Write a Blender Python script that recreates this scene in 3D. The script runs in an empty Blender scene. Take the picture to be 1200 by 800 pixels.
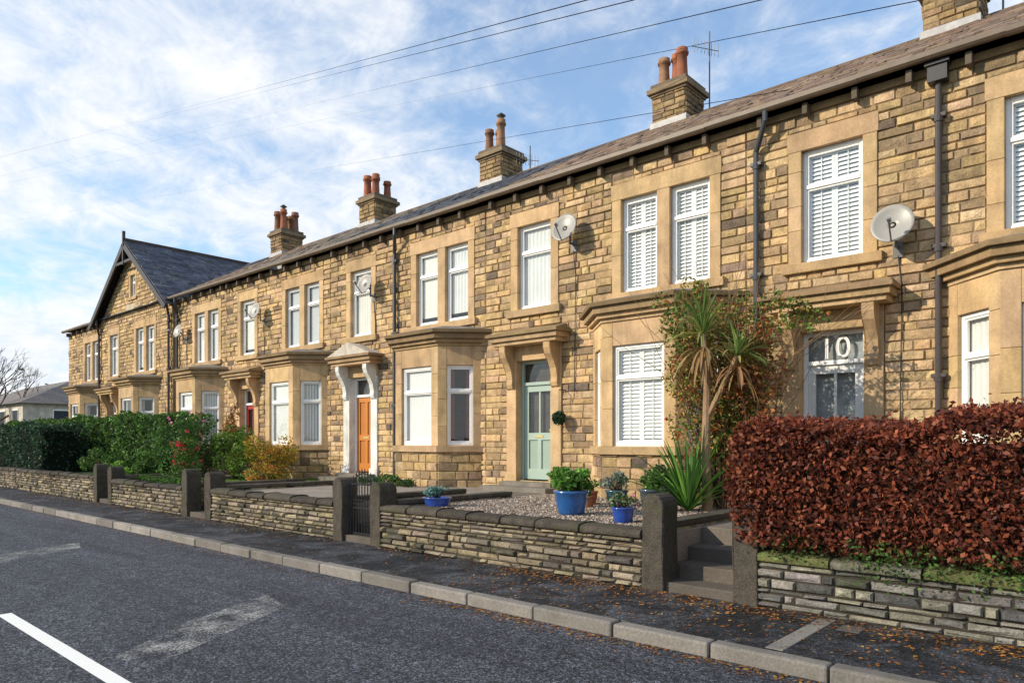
import bpy, math, random
import numpy as np
from mathutils import Vector, Matrix
random.seed(7); np.random.seed(7)
sc=bpy.context.scene
F=11.4
# ---------------------------------------------------------------- materials
def newmat(name):
    m=bpy.data.materials.new(name); m.use_nodes=True
    nt=m.node_tree; nt.nodes.clear()
    return m,nt,nt.nodes,nt.links
def N(nodes,t,**kw):
    n=nodes.new(t)
    for k,v in kw.items(): setattr(n,k,v)
    return n
def noise(nodes,links,co,scale,detail=4,rough=.55,dist=0):
    n=nodes.new('ShaderNodeTexNoise'); n.inputs['Scale'].default_value=scale
    n.inputs['Detail'].default_value=detail; n.inputs['Roughness'].default_value=rough
    n.inputs['Distortion'].default_value=dist
    links.new(co,n.inputs['Vector']); return n.outputs['Fac']
def mrange(nodes,links,v,a,b,c,d):
    n=nodes.new('ShaderNodeMapRange'); links.new(v,n.inputs['Value'])
    for i,x in zip(('From Min','From Max','To Min','To Max'),(a,b,c,d)): n.inputs[i].default_value=x
    return n.outputs['Result']
def mth(nodes,links,op,a,b):
    n=nodes.new('ShaderNodeMath'); n.operation=op
    for i,x in enumerate((a,b)):
        if isinstance(x,(int,float)): n.inputs[i].default_value=x
        else: links.new(x,n.inputs[i])
    return n.outputs[0]
def cmat(name,rough=.85,s1=6,a1=.25,s2=45,a2=.2,bump=.3,bs=40,spec=.3,metal=0,big=0,bd=.01,trans=0,coat=0,moss=0,soot=0):
    m,nt,nd,lk=newmat(name)
    out=N(nd,'ShaderNodeOutputMaterial'); p=N(nd,'ShaderNodeBsdfPrincipled')
    at=N(nd,'ShaderNodeAttribute',attribute_name='Col')
    co=N(nd,'ShaderNodeTexCoord').outputs['Object']
    f=mth(nd,lk,'MULTIPLY',mrange(nd,lk,noise(nd,lk,co,s1,3),.25,.75,1-a1,1+a1),
          mrange(nd,lk,noise(nd,lk,co,s2,3),.25,.75,1-a2,1+a2))
    if big: f=mth(nd,lk,'MULTIPLY',f,mrange(nd,lk,noise(nd,lk,co,.7,4,.6),.3,.7,1-big,1+big*.6))
    vm=N(nd,'ShaderNodeVectorMath',operation='SCALE')
    lk.new(at.outputs['Color'],vm.inputs[0]); lk.new(f,vm.inputs['Scale'])
    colr=vm.outputs[0]
    if soot:
        mp=N(nd,'ShaderNodeMapping'); mp.inputs['Scale'].default_value=(2.2,2.2,.45); lk.new(co,mp.inputs[0])
        q=mrange(nd,lk,noise(nd,lk,mp.outputs[0],1.1,7,.72),.47,.70,0,soot)
        mx=N(nd,'ShaderNodeMix',data_type='RGBA'); lk.new(q,mx.inputs[0]); lk.new(colr,mx.inputs[6]); mx.inputs[7].default_value=(.095,.075,.052,1); colr=mx.outputs[2]
    if moss:
        q=mrange(nd,lk,noise(nd,lk,co,2.3,6,.7),.53,.66,0,moss)
        mx=N(nd,'ShaderNodeMix',data_type='RGBA'); lk.new(q,mx.inputs[0]); lk.new(colr,mx.inputs[6]); mx.inputs[7].default_value=(.06,.068,.03,1); colr=mx.outputs[2]
    lk.new(colr,p.inputs['Base Color'])
    p.inputs['Roughness'].default_value=rough; p.inputs['Specular IOR Level'].default_value=spec
    p.inputs['Metallic'].default_value=metal; p.inputs['Coat Weight'].default_value=coat
    if bump:
        b=N(nd,'ShaderNodeBump'); b.inputs['Strength'].default_value=bump; b.inputs['Distance'].default_value=bd
        lk.new(noise(nd,lk,co,bs,4,.65),b.inputs['Height']); lk.new(b.outputs[0],p.inputs['Normal'])
    if trans:
        t=N(nd,'ShaderNodeBsdfTranslucent'); lk.new(vm.outputs[0],t.inputs['Color'])
        mx=N(nd,'ShaderNodeMixShader'); mx.inputs[0].default_value=trans
        lk.new(p.outputs[0],mx.inputs[1]); lk.new(t.outputs[0],mx.inputs[2]); lk.new(mx.outputs[0],out.inputs[0])
    else: lk.new(p.outputs[0],out.inputs[0])
    return m
M={}
M['stone']=cmat('sandstone_blocks',.92,9,.28,55,.3,.9,32,.2,big=.18,bd=.022,soot=.6)
M['wallstone']=cmat('weathered_walling_stone',.92,9,.3,50,.35,.9,35,.2,big=.25,bd=.02,moss=.7)
M['mortar']=cmat('lime_mortar',.95,5,.25,60,.2,.4,50,.1,big=.2)
M['trim']=cmat('dressed_sandstone',.88,3,.22,30,.14,.35,60,.25,big=.12,soot=.42)
M['paint']=cmat('white_paint',.4,3,.03,20,.03,0,1,.4)
M['blind']=cmat('blind_fabric',.8,3,.06,20,.04,0,1,.1)
M['dark']=cmat('room_interior',.9,2,.3,10,.2,0,1,.1)
M['slate']=cmat('roof_slate',.7,5,.3,40,.25,.5,40,.35,big=.2)
M['iron']=cmat('painted_iron',.45,8,.15,50,.1,.2,60,.4)
M['clay']=cmat('terracotta',.85,5,.25,40,.15,.3,50,.2)
M['door']=cmat('door_paint',.45,3,.06,40,.05,.05,60,.4)
M['lead']=cmat('lead_sheet',.55,6,.2,30,.1,.2,20,.4)
M['leaf']=cmat('foliage',.6,2,.2,20,.1,0,1,.3,trans=.3)
M['bark']=cmat('bark',.9,6,.3,50,.2,.5,40,.1)
M['glaze']=cmat('glazed_ceramic',.15,4,.15,30,.05,0,1,.5,coat=.6)
M['gravel']=cmat('gravel',.9,3,.15,70,.4,1,70,.2,bd=.02)
M['soil']=cmat('soil_grass',.95,2,.3,30,.4,1,30,.1,bd=.03)
M['paving']=cmat('stone_paving',.85,2,.25,50,.25,.5,40,.3,moss=.3)
M['wire']=cmat('cable',.6,2,.1,9,.1,0,1,.2)
m,nt,nd,lk=newmat('number_paint'); o_=N(nd,'ShaderNodeOutputMaterial'); p_=N(nd,'ShaderNodeBsdfPrincipled'); p_.inputs['Base Color'].default_value=(.75,.75,.73,1); p_.inputs['Roughness'].default_value=.5; lk.new(p_.outputs[0],o_.inputs[0]); M['num']=m
def glass():
    m,nt,nd,lk=newmat('window_glass'); out=N(nd,'ShaderNodeOutputMaterial')
    g=N(nd,'ShaderNodeBsdfGlossy'); g.inputs['Roughness'].default_value=.02
    t=N(nd,'ShaderNodeBsdfTransparent'); t.inputs['Color'].default_value=(.93,.96,.96,1)
    fr=N(nd,'ShaderNodeLayerWeight'); fr.inputs['Blend'].default_value=.5
    co=N(nd,'ShaderNodeTexCoord').outputs['Object']
    b=N(nd,'ShaderNodeBump'); b.inputs['Strength'].default_value=.25; b.inputs['Distance'].default_value=.02
    lk.new(noise(nd,lk,co,1.8,2),b.inputs['Height']); lk.new(b.outputs[0],g.inputs['Normal'])
    f=mth(nd,lk,'ADD',mth(nd,lk,'MULTIPLY',mth(nd,lk,'POWER',fr.outputs['Facing'],3.2),.75),.09)
    mx=N(nd,'ShaderNodeMixShader'); lk.new(f,mx.inputs[0]); lk.new(t.outputs[0],mx.inputs[1]); lk.new(g.outputs[0],mx.inputs[2])
    lk.new(mx.outputs[0],out.inputs[0]); return m
M['glass']=glass()
def asphalt(name,c0,c1,patch,blu=1.08,sp=130,bump=.01,stain=0):
    m,nt,nd,lk=newmat(name); out=N(nd,'ShaderNodeOutputMaterial'); p=N(nd,'ShaderNodeBsdfPrincipled')
    co=N(nd,'ShaderNodeTexCoord').outputs['Object']
    v1=N(nd,'ShaderNodeTexVoronoi'); v1.inputs['Scale'].default_value=sp; lk.new(co,v1.inputs['Vector'])
    sv=N(nd,'ShaderNodeSeparateColor'); lk.new(v1.outputs['Color'],sv.inputs[0])
    chip=mrange(nd,lk,mth(nd,lk,'POWER',sv.outputs[0],2.6),0,1,c0,c1)
    mid=mrange(nd,lk,noise(nd,lk,co,16,6,.88),.34,.66,.3,1.7)
    mid2=mrange(nd,lk,noise(nd,lk,co,5,5,.75),.32,.68,.65,1.35)
    mp=N(nd,'ShaderNodeMapping'); mp.inputs['Scale'].default_value=(.18,1.3,1); lk.new(co,mp.inputs[0])
    big=mrange(nd,lk,noise(nd,lk,mp.outputs[0],1.3,5,.65,.6),.32,.68,1-patch,1+patch)
    f=mth(nd,lk,'MULTIPLY',mth(nd,lk,'MULTIPLY',mth(nd,lk,'MULTIPLY',chip,mid),mid2),big)
    if stain:
        f=mth(nd,lk,'MULTIPLY',f,mrange(nd,lk,noise(nd,lk,co,1.7,6,.7,.8),.44,.6,1-stain,1+stain*.9))
    v=N(nd,'ShaderNodeTexVoronoi',feature='DISTANCE_TO_EDGE'); v.inputs['Scale'].default_value=.4
    nn=N(nd,'ShaderNodeTexNoise'); nn.inputs['Scale'].default_value=2.5; nn.inputs['Detail'].default_value=5; lk.new(co,nn.inputs['Vector'])
    va=N(nd,'ShaderNodeVectorMath',operation='ADD'); lk.new(co,va.inputs[0]); lk.new(nn.outputs['Color'],va.inputs[1]); lk.new(va.outputs[0],v.inputs['Vector'])
    f=mth(nd,lk,'MULTIPLY',f,mrange(nd,lk,v.outputs['Distance'],.0,.01,.75,1))
    c=N(nd,'ShaderNodeCombineXYZ'); lk.new(mth(nd,lk,'MULTIPLY',f,.92),c.inputs[0]); lk.new(f,c.inputs[1]); lk.new(mth(nd,lk,'MULTIPLY',f,blu),c.inputs[2])
    lk.new(c.outputs[0],p.inputs['Base Color']); p.inputs['Roughness'].default_value=.75; p.inputs['Specular IOR Level'].default_value=.3
    b=N(nd,'ShaderNodeBump'); b.inputs['Strength'].default_value=1; b.inputs['Distance'].default_value=bump
    lk.new(noise(nd,lk,co,70,3,.7),b.inputs['Height']); lk.new(b.outputs[0],p.inputs['Normal'])
    lk.new(p.outputs[0],out.inputs[0]); return m
M['road']=asphalt('road_asphalt',.02,.19,.3,1.22,75,.018)
M['pave']=asphalt('pavement_asphalt',.016,.11,.3,1.14,100,.01,.65)
def wornpaint(name,lo,hi,alb):
    m,nt,nd,lk=newmat(name); out=N(nd,'ShaderNodeOutputMaterial'); p=N(nd,'ShaderNodeBsdfPrincipled')
    co=N(nd,'ShaderNodeTexCoord').outputs['Object']
    p.inputs['Base Color'].default_value=(alb,alb,alb*.95,1); p.inputs['Roughness'].default_value=.7
    t=N(nd,'ShaderNodeBsdfTransparent'); mx=N(nd,'ShaderNodeMixShader')
    lk.new(mrange(nd,lk,mth(nd,lk,'ADD',mth(nd,lk,'MULTIPLY',noise(nd,lk,co,45,5,.8),.6),mth(nd,lk,'MULTIPLY',noise(nd,lk,co,2.5,4,.6),.4)),lo,hi,0,1),mx.inputs[0])
    lk.new(t.outputs[0],mx.inputs[1]); lk.new(p.outputs[0],mx.inputs[2]); lk.new(mx.outputs[0],out.inputs[0]); return m
M['line']=wornpaint('road_paint',.34,.41,.8)
M['worn']=wornpaint('worn_road_paint',.48,.62,.42)
# ---------------------------------------------------------------- mesh builder
class MB:
    def __init__(s): s.v=[]; s.f=[]; s.c=[]
    def add(s,vs,fs,col):
        o=len(s.v); s.v.extend([tuple(a) for a in vs])
        for f in fs: s.f.append(tuple(i+o for i in f)); s.c.append(col)
    def box(s,x0,x1,y0,y1,z0,z1,col):
        s.add([(x0,y0,z0),(x1,y0,z0),(x1,y1,z0),(x0,y1,z0),(x0,y0,z1),(x1,y0,z1),(x1,y1,z1),(x0,y1,z1)],
              [(0,3,2,1),(4,5,6,7),(0,1,5,4),(1,2,6,5),(2,3,7,6),(3,0,4,7)],col)
    def fbox(s,fr,u0,u1,v0,v1,w0,w1,col):
        P=fr.p
        s.add([P(u0,v0,w1),P(u1,v0,w1),P(u1,v0,w0),P(u0,v0,w0),P(u0,v1,w1),P(u1,v1,w1),P(u1,v1,w0),P(u0,v1,w0)],
              [(0,3,2,1),(4,5,6,7),(0,1,5,4),(1,2,6,5),(2,3,7,6),(3,0,4,7)],col)
    def prism(s,pts,z0,z1,col):
        n=len(pts); s.add([(x,y,z0) for x,y in pts]+[(x,y,z1) for x,y in pts],
            [tuple(range(n))[::-1],tuple(range(n,2*n))]+[(i,(i+1)%n,(i+1)%n+n,i+n) for i in range(n)],col)
    def cyl(s,p0,p1,r0,r1,n,col,caps=True):
        p0=Vector(p0);p1=Vector(p1); d=(p1-p0)
        if d.length<1e-6: return
        d.normalize(); a=d.orthogonal().normalized(); b=d.cross(a)
        vs=[]
        for p,r in((p0,r0),(p1,r1)):
            for i in range(n):
                t=2*math.pi*i/n; vs.append(p+a*math.cos(t)*r+b*math.sin(t)*r)
        fs=[(i,(i+1)%n,(i+1)%n+n,i+n) for i in range(n)]
        if caps: fs+=[tuple(range(n))[::-1],tuple(range(n,2*n))]
        s.add(vs,fs,col)
    def lathe(s,c,prof,n,col):
        vs=[];fs=[]
        for r,z in prof:
            for i in range(n):
                t=2*math.pi*i/n; vs.append((c[0]+r*math.cos(t),c[1]+r*math.sin(t),c[2]+z))
        for k in range(len(prof)-1):
            for i in range(n): fs.append((k*n+i,k*n+(i+1)%n,(k+1)*n+(i+1)%n,(k+1)*n+i))
        s.add(vs,fs,col)
    def build(s,name,mat,parent=None,smooth=False,bevel=0):
        if not s.f: return None
        me=bpy.data.meshes.new(name); me.from_pydata(s.v,[],s.f)
        ls=np.array([len(f) for f in s.f]); cc=np.ones((len(s.f),4)); cc[:,:3]=np.array(s.c)[:,:3]
        at=me.attributes.new('Col','FLOAT_COLOR','CORNER'); at.data.foreach_set('color',np.repeat(cc,ls,axis=0).ravel().astype(np.float32))
        me.materials.append(mat)
        if smooth: me.polygons.foreach_set('use_smooth',[True]*len(me.polygons))
        me.update(); ob=bpy.data.objects.new(name,me); sc.collection.objects.link(ob)
        if parent: ob.parent=parent
        if bevel:
            b=ob.modifiers.new('bevel','BEVEL'); b.width=bevel; b.segments=2; b.limit_method='ANGLE'
        return ob
class FR:
    def __init__(s,ox,oy,ux,uy): s.o=(ox,oy); s.u=(ux,uy); s.n=(uy,-ux)
    def p(s,u,v,w): return (s.o[0]+s.u[0]*u+s.n[0]*w, s.o[1]+s.u[1]*u+s.n[1]*w, v)
def empty(name,loc=(0,0,0)):
    e=bpy.data.objects.new(name,None); sc.collection.objects.link(e); return e
PAL=[((.60,.415,.215),3.2),((.53,.37,.19),3),((.63,.455,.255),1.8),((.46,.325,.175),2.5),((.36,.255,.15),1.5),((.27,.195,.125),.8),((.17,.13,.095),.35)]
def stonecol(pal=PAL,dk=1,rng=random):
    c=rng.choices([p[0] for p in pal],[p[1] for p in pal])[0]; k=rng.uniform(.86,1.1)*dk
    return (c[0]*k,c[1]*k*rng.uniform(.96,1.04),c[2]*k*rng.uniform(.88,1.14))
def panel(mb,P,u0,u1,v0,v1,holes=(),rh=(.11,.165),ln=(.16,.54),gap=.012,dep=(.008,.036),pal=PAL,seed=3,ur=None,dk=1,inset=.012,jit=.009):
    rr=random.Random(seed); v=v0; row=0
    while v<v1-.02:
        h=rr.uniform(*rh); vt=min(v+h,v1)
        if v1-vt<.04: vt=v1
        a,b=(u0,u1) if ur is None else ur(v,vt)
        if b-a>.08:
            ed=sorted(set([a,b]+[e for hh in holes for e in (hh[0],hh[1]) if a<e<b]))
            segs=[]
            for i in range(len(ed)-1):
                m=(ed[i]+ed[i+1])/2; lo,hi=v,vt
                for hh in holes:
                    if hh[0]<m<hh[1]:
                        if hh[2]<=lo+.001 and hh[3]>=hi-.001: lo=hi
                        elif hh[2]<=lo and hh[3]>lo: lo=min(hi,hh[3])
                        elif hh[3]>=hi and hh[2]<hi: hi=max(lo,hh[2])
                if segs and segs[-1][2:]==(lo,hi): segs[-1]=(segs[-1][0],ed[i+1],lo,hi)
                else: segs.append((ed[i],ed[i+1],lo,hi))
            for (sa,sb,lo,hi) in segs:
                if hi-lo<.025 or sb-sa<.03: continue
                x=sa
                while x<sb-.01:
                    l=random.uniform(*ln); xe=x+l
                    if sb-xe<ln[0]*.6: xe=sb
                    g=gap/2; A,B,C,D=x+g,xe-g,lo+g,hi-g
                    if B-A>.02 and D-C>.01:
                        i=min(inset,(B-A)*.3,(D-C)*.3); d=random.uniform(*dep); j=lambda:random.uniform(-jit,jit)
                        q=[P(A,C,0),P(B,C,0),P(B,D,0),P(A,D,0),
                           P(A+i,C+i,d+j()),P(B-i,C+i,d+j()),P(B-i,D-i,d+j()),P(A+i,D-i,d+j()),
                           P((A+B)/2+random.uniform(-.2,.2)*(B-A),(C+D)/2,d+abs(j())*1.6)]
                        mb.add(q,[(0,1,5,4),(1,2,6,5),(2,3,7,6),(3,0,4,7),(4,5,8),(5,6,8),(6,7,8),(7,4,8)],stonecol(pal,dk))
                    x=xe
        v=vt; row+=1
def holegrid(mb,fr,u0,u1,v0,v1,holes,col,w=0):
    us=sorted(set([u0,u1]+[e for h in holes for e in h[:2] if u0<e<u1])); vs=sorted(set([v0,v1]+[e for h in holes for e in h[2:] if v0<e<v1]))
    for i in range(len(us)-1):
        for j in range(len(vs)-1):
            mu,mv=(us[i]+us[i+1])/2,(vs[j]+vs[j+1])/2
            if any(h[0]<mu<h[1] and h[2]<mv<h[3] for h in holes): continue
            mb.add([fr.p(us[i],vs[j],w),fr.p(us[i+1],vs[j],w),fr.p(us[i+1],vs[j+1],w),fr.p(us[i],vs[j+1],w)],[(0,1,2,3)],col)
TR=(.55,.38,.205)
def tcol(k=1):
    k*=random.uniform(.84,1.08); return (TR[0]*k,TR[1]*k*random.uniform(.97,1.03),TR[2]*k*random.uniform(.92,1.08))
WH=(.84,.84,.82)
class House(dict):
    def __missing__(s,k): s[k]=MB(); return s[k]
def window(H,fr,u0,u1,v0,v1,style='blind',split=.68):
    fw=.055; fm=H['frame']
    fm.fbox(fr,u0,u0+fw,v0,v1,-.13,-.06,WH); fm.fbox(fr,u1-fw,u1,v0,v1,-.13,-.06,WH)
    fm.fbox(fr,u0+fw,u1-fw,v0,v0+.07,-.128,-.058,WH); fm.fbox(fr,u0+fw,u1-fw,v1-.06,v1,-.128,-.058,WH)
    vm=v0+(v1-v0)*split
    fm.fbox(fr,u0+fw,u1-fw,vm-.03,vm+.03,-.125,-.05,WH)
    for (a,b) in ((v0+.07,vm-.03),(vm+.03,v1-.06)):
        fm.fbox(fr,u0+fw,u0+fw+.03,a,b,-.12,-.075,WH); fm.fbox(fr,u1-fw-.03,u1-fw,a,b,-.12,-.075,WH)
        fm.fbox(fr,u0+fw+.03,u1-fw-.03,a,a+.03,-.12,-.075,WH); fm.fbox(fr,u0+fw+.03,u1-fw-.03,b-.03,b,-.12,-.075,WH)
    H['glass'].add([fr.p(u0+fw,v0+.05,-.1),fr.p(u1-fw,v0+.05,-.1),fr.p(u1-fw,v1-.05,-.1),fr.p(u0+fw,v1-.05,-.1)],[(0,1,2,3)],(1,1,1))
    a,b=u0+fw,u1-fw; dk=H['room']
    D=-.30 if style in('blind','shutter') else -.5
    dc=(.07,.06,.05) if style!='shutter' else (.3,.3,.29)
    dk.add([fr.p(u0,v0,D),fr.p(u1,v0,D),fr.p(u1,v1,D),fr.p(u0,v1,D),fr.p(u0,v0,-.13),fr.p(u1,v0,-.13),fr.p(u1,v1,-.13),fr.p(u0,v1,-.13)],
        [(0,1,2,3),(0,1,5,4),(1,2,6,5),(2,3,7,6),(3,0,4,7)],dc)
    bl=H['blind']
    if style=='shutter':
        m=(a+b)/2
        for x0,x1 in((a,m),(m,b)):
            bl.fbox(fr,x0+.002,x0+.045,v0,v1,-.175,-.145,WH); bl.fbox(fr,x1-.045,x1-.002,v0,v1,-.175,-.145,WH)
            for vv in (v0+.06,vm,v1-.1): bl.fbox(fr,x0+.045,x1-.045,vv,vv+.06,-.173,-.147,WH)
            v=v0+.14
            while v<v1-.12:
                bl.add([fr.p(x0+.045,v,-.142),fr.p(x1-.045,v,-.142),fr.p(x1-.045,v+.060,-.176),fr.p(x0+.045,v+.060,-.176)],[(0,1,2,3)],WH); v+=.066
            bl.fbox(fr,(x0+x1)/2-.006,(x0+x1)/2+.006,v0+.12,v1-.1,-.14,-.132,WH)
    elif style=='blind':
        c=random.choice([(.78,.77,.74),(.74,.74,.72),(.8,.77,.7)]); drop=v0+(v1-v0)*random.choice([0,0,0,.12])
        n=int((b-a)/.05); pts=[]; dp=random.choice([.004,.006,.014])
        for i in range(n+1):
            x=a+(b-a)*i/n; w=-.15-(dp if i%2 else 0); pts.append(fr.p(x,drop,w)); pts.append(fr.p(x,v1,w))
        bl.add(pts,[(2*i,2*i+2,2*i+3,2*i+1) for i in range(n)],c)
    elif style=='vert':
        n=int((b-a)/.075)
        for i in range(n):
            x=a+(b-a)*(i+.1)/n
            bl.add([fr.p(x,v0,-.15),fr.p(x+.06,v0,-.175),fr.p(x+.06,v1,-.175),fr.p(x,v1,-.15)],[(0,1,2,3)],(.76,.76,.73))
    elif style=='curtain':
        c=random.choice([(.6,.57,.5),(.35,.12,.08),(.6,.58,.55)])
        for x0,x1 in((a,a+(b-a)*.24),(b-(b-a)*.22,b)):
            n=6;pts=[]
            for i in range(n+1):
                x=x0+(x1-x0)*i/n; w=-.16-(.03 if i%2 else 0); pts+= [fr.p(x,v0,w),fr.p(x,v1,w)]
            bl.add(pts,[(2*i,2*i+2,2*i+3,2*i+1) for i in range(n)],c)
def upwin(H,fr,cx,n,style,holes):
    v0,v1=4.5,6.27
    if n==1: ops=[(cx-.45,cx+.45)]
    else: ops=[(cx-.9,cx-.13),(cx+.13,cx+.9)]
    L,R=ops[0][0],ops[-1][1]; t=H['trim']; jw=.2
    for a,b in ops: window(H,fr,a,b,v0,v1,style)
    for side in (0,1):
        z=v0
        while z<v1-.01:
            z2=min(z+random.uniform(.35,.75),v1)
            if v1-z2<.2: z2=v1
            if side==0: t.fbox(fr,L-jw,L,z+.002,z2-.002,-.2,.035,tcol())
            else: t.fbox(fr,R,R+jw,z+.002,z2-.002,-.2,.035,tcol())
            z=z2
    if n==2: t.fbox(fr,cx-.13,cx+.13,v0,v1,-.2,.032,tcol())
    t.fbox(fr,L-jw-.02,R+jw+.02,v1,v1+.3,-.2,.04,tcol())
    t.fbox(fr,L-jw-.08,R+jw+.08,v0-.15,v0,-.2,.1,tcol(.8))
    holes.append((L-jw,R+jw,v0-.15,v1+.3))
def door(H,fr,cx,col,holes,style=0,glazed=True,hood=True):
    v0,v1=.9,3.42; w=.47; t=H['trim']; d=H['door']; fm=H['frame']
    pc=(.72,.72,.68) if style==1 else None
    for s in(-1,1):
        a,b=(cx-.74,cx-w) if s<0 else (cx+w,cx+.74)
        t.fbox(fr,a,b,v0-.2,v1,-.25,.06,pc or tcol()); t.fbox(fr,a-.03,b+.03,v0-.2,v0+.12,.06,.09,pc or tcol())
        m=(a+b)/2; q=.085
        prof=[(.06,2.82),(.10,2.84),(.13,2.92),(.115,3.02),(.15,3.2),(.22,3.34),(.32,3.48),(.36,3.6),(.36,3.72),(.06,3.72)]
        n=len(prof); vs=[fr.p(m-q,z,ww) for ww,z in prof]+[fr.p(m+q,z,ww) for ww,z in prof]
        t.add(vs,[tuple(range(n)),tuple(range(n,2*n))[::-1]]+[(i,(i+1)%n,(i+1)%n+n,i+n) for i in range(n)],pc or tcol(.95))
    t.fbox(fr,cx-.74,cx+.74,v1,3.72,-.25,.05,tcol())
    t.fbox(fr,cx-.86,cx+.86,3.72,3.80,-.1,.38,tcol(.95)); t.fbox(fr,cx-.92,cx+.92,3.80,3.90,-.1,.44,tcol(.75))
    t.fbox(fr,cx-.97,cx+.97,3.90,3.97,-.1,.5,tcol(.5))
    if style==1:
        vs=[fr.p(cx-.95,3.97,.46),fr.p(cx+.95,3.97,.46),fr.p(cx,4.3,.46),fr.p(cx-.95,3.97,.0),fr.p(cx+.95,3.97,.0),fr.p(cx,4.3,.0)]
        t.add(vs,[(0,1,2),(3,5,4),(0,2,5,3),(1,4,5,2),(0,3,4,1)],(.55,.5,.42))
    else:
        vs=[fr.p(cx-.9,3.97,.44),fr.p(cx+.9,3.97,.44),fr.p(cx+.9,3.97,0),fr.p(cx-.9,3.97,0),fr.p(cx-.85,4.1,.01),fr.p(cx+.85,4.1,.01)]
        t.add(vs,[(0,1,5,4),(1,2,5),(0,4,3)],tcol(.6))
    fc=WH if style!=2 else col
    fm.fbox(fr,cx-w,cx-w+.06,v0,v1,-.2,-.12,fc); fm.fbox(fr,cx+w-.06,cx+w,v0,v1,-.2,-.12,fc)
    fm.fbox(fr,cx-w+.06,cx+w-.06,v1-.06,v1,-.198,-.122,fc); fm.fbox(fr,cx-w+.06,cx+w-.06,2.9,2.97,-.198,-.118,fc)
    H['glass'].add([fr.p(cx-w+.06,2.97,-.16),fr.p(cx+w-.06,2.97,-.16),fr.p(cx+w-.06,v1-.06,-.16),fr.p(cx-w+.06,v1-.06,-.16)],[(0,1,2,3)],(1,1,1))
    H['room'].add([fr.p(cx-w,v0,-.26),fr.p(cx+w,v0,-.26),fr.p(cx+w,v1,-.26),fr.p(cx-w,v1,-.26)],[(0,1,2,3)],(.36,.37,.37) if style==3 else (.09,.08,.07))
    a,b=cx-w+.065,cx+w-.065
    d.fbox(fr,a,a+.11,v0+.02,2.895,-.2,-.155,col); d.fbox(fr,b-.11,b,v0+.02,2.895,-.2,-.155,col)
    m=(a+b)/2
    for z0,z1 in((v0+.02,v0+.24),(1.75,1.9),(2.77,2.895)): d.fbox(fr,a+.11,b-.11,z0,z1,-.2,-.157,col)
    d.fbox(fr,m-.05,m+.05,v0+.24,1.75,-.2,-.158,col)
    d.fbox(fr,a+.11,b-.11,v0+.24,1.75,-.21,-.185,tuple(x*.85 for x in col))
    if glazed:
        H['glass'].add([fr.p(a+.11,1.9,-.18),fr.p(b-.11,1.9,-.18),fr.p(b-.11,2.77,-.18),fr.p(a+.11,2.77,-.18)],[(0,1,2,3)],(1,1,1))
        d.fbox(fr,m-.02,m+.02,1.9,2.77,-.2,-.17,col)
    else:
        d.fbox(fr,a+.11,b-.11,1.9,2.77,-.21,-.185,tuple(x*.85 for x in col)); d.fbox(fr,m-.05,m+.05,1.9,2.77,-.2,-.158,col)
    ir=H['iron']; ir.cyl(fr.p(b-.06,1.95,-.155),fr.p(b-.06,1.95,-.10),.025,.03,10,(.5,.4,.15))
    ir.fbox(fr,m-.12,m+.12,1.8,1.85,-.157,-.148,(.5,.4,.15))
    t.fbox(fr,cx-.7,cx+.7,.3,.88,-.2,.35,(.2,.18,.15)); t.fbox(fr,cx-.9,cx+.9,.3,.8,.35,.75,(.2,.18,.15))
    holes.append((cx-.74,cx+.74,v0,3.72))
def bay(H,cx,Y,styles,hw=.74,p=.7):
    e2=math.sqrt(2)
    def foot(e): return [(cx-hw-p-e*e2,Y+.02),(cx-hw-e*(e2-1),Y-p-e),(cx+hw+e*(e2-1),Y-p-e),(cx+hw+p+e*e2,Y+.02)]
    t=H['trim']; st=H['wall']
    L=p*e2; r=1/e2
    frs=[(FR(cx-hw-p,Y,r,-r),L,.2,.2),(FR(cx-hw,Y-p,1,0),2*hw,.22,.22),(FR(cx+hw,Y-p,r,r),L,.2,.2)]
    H['mortar'].prism(foot(0),.3,1.48,(.25,.19,.12))
    t.prism(foot(.07),1.48,1.62,tcol(.75))
    for i,(fr,l,j0,j1) in enumerate(frs):
        panel(st,fr.p,0,l,.5,1.48,rh=(.14,.2),ln=(.2,.5),seed=5,dk=.8)
        a,b=j0,l-j1; zt=3.42
        for (x0,x1) in((0,a),(b,l)):
            z=1.62
            while z<3.84:
                z2=min(z+random.uniform(.4,.8),3.85)
                if 3.85-z2<.25: z2=3.85
                t.fbox(fr,x0,x1,z+.002,z2-.002,-.24,0,tcol()); z=z2
        t.fbox(fr,a,b,zt,3.85,-.24,-.003,tcol())
        t.fbox(fr,a,b,1.61,1.63,-.24,-.02,tcol())
        window(H,fr,a,b,1.63,zt,styles[i])
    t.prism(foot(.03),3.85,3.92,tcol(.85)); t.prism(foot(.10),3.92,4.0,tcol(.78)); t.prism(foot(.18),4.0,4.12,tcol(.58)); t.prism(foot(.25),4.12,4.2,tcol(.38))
    f0=foot(.22); f1=foot(-.25)
    H['lead'].add([(x,y,4.2) for x,y in f0]+[(x,min(y,Y),4.33) for x,y in f1],[(0,1,5,4),(1,2,6,5),(2,3,7,6),(4,5,6,7)],(.16,.15,.14))
    return (cx-hw-p+.05,cx+hw+p-.05,.3,4.18)
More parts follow.
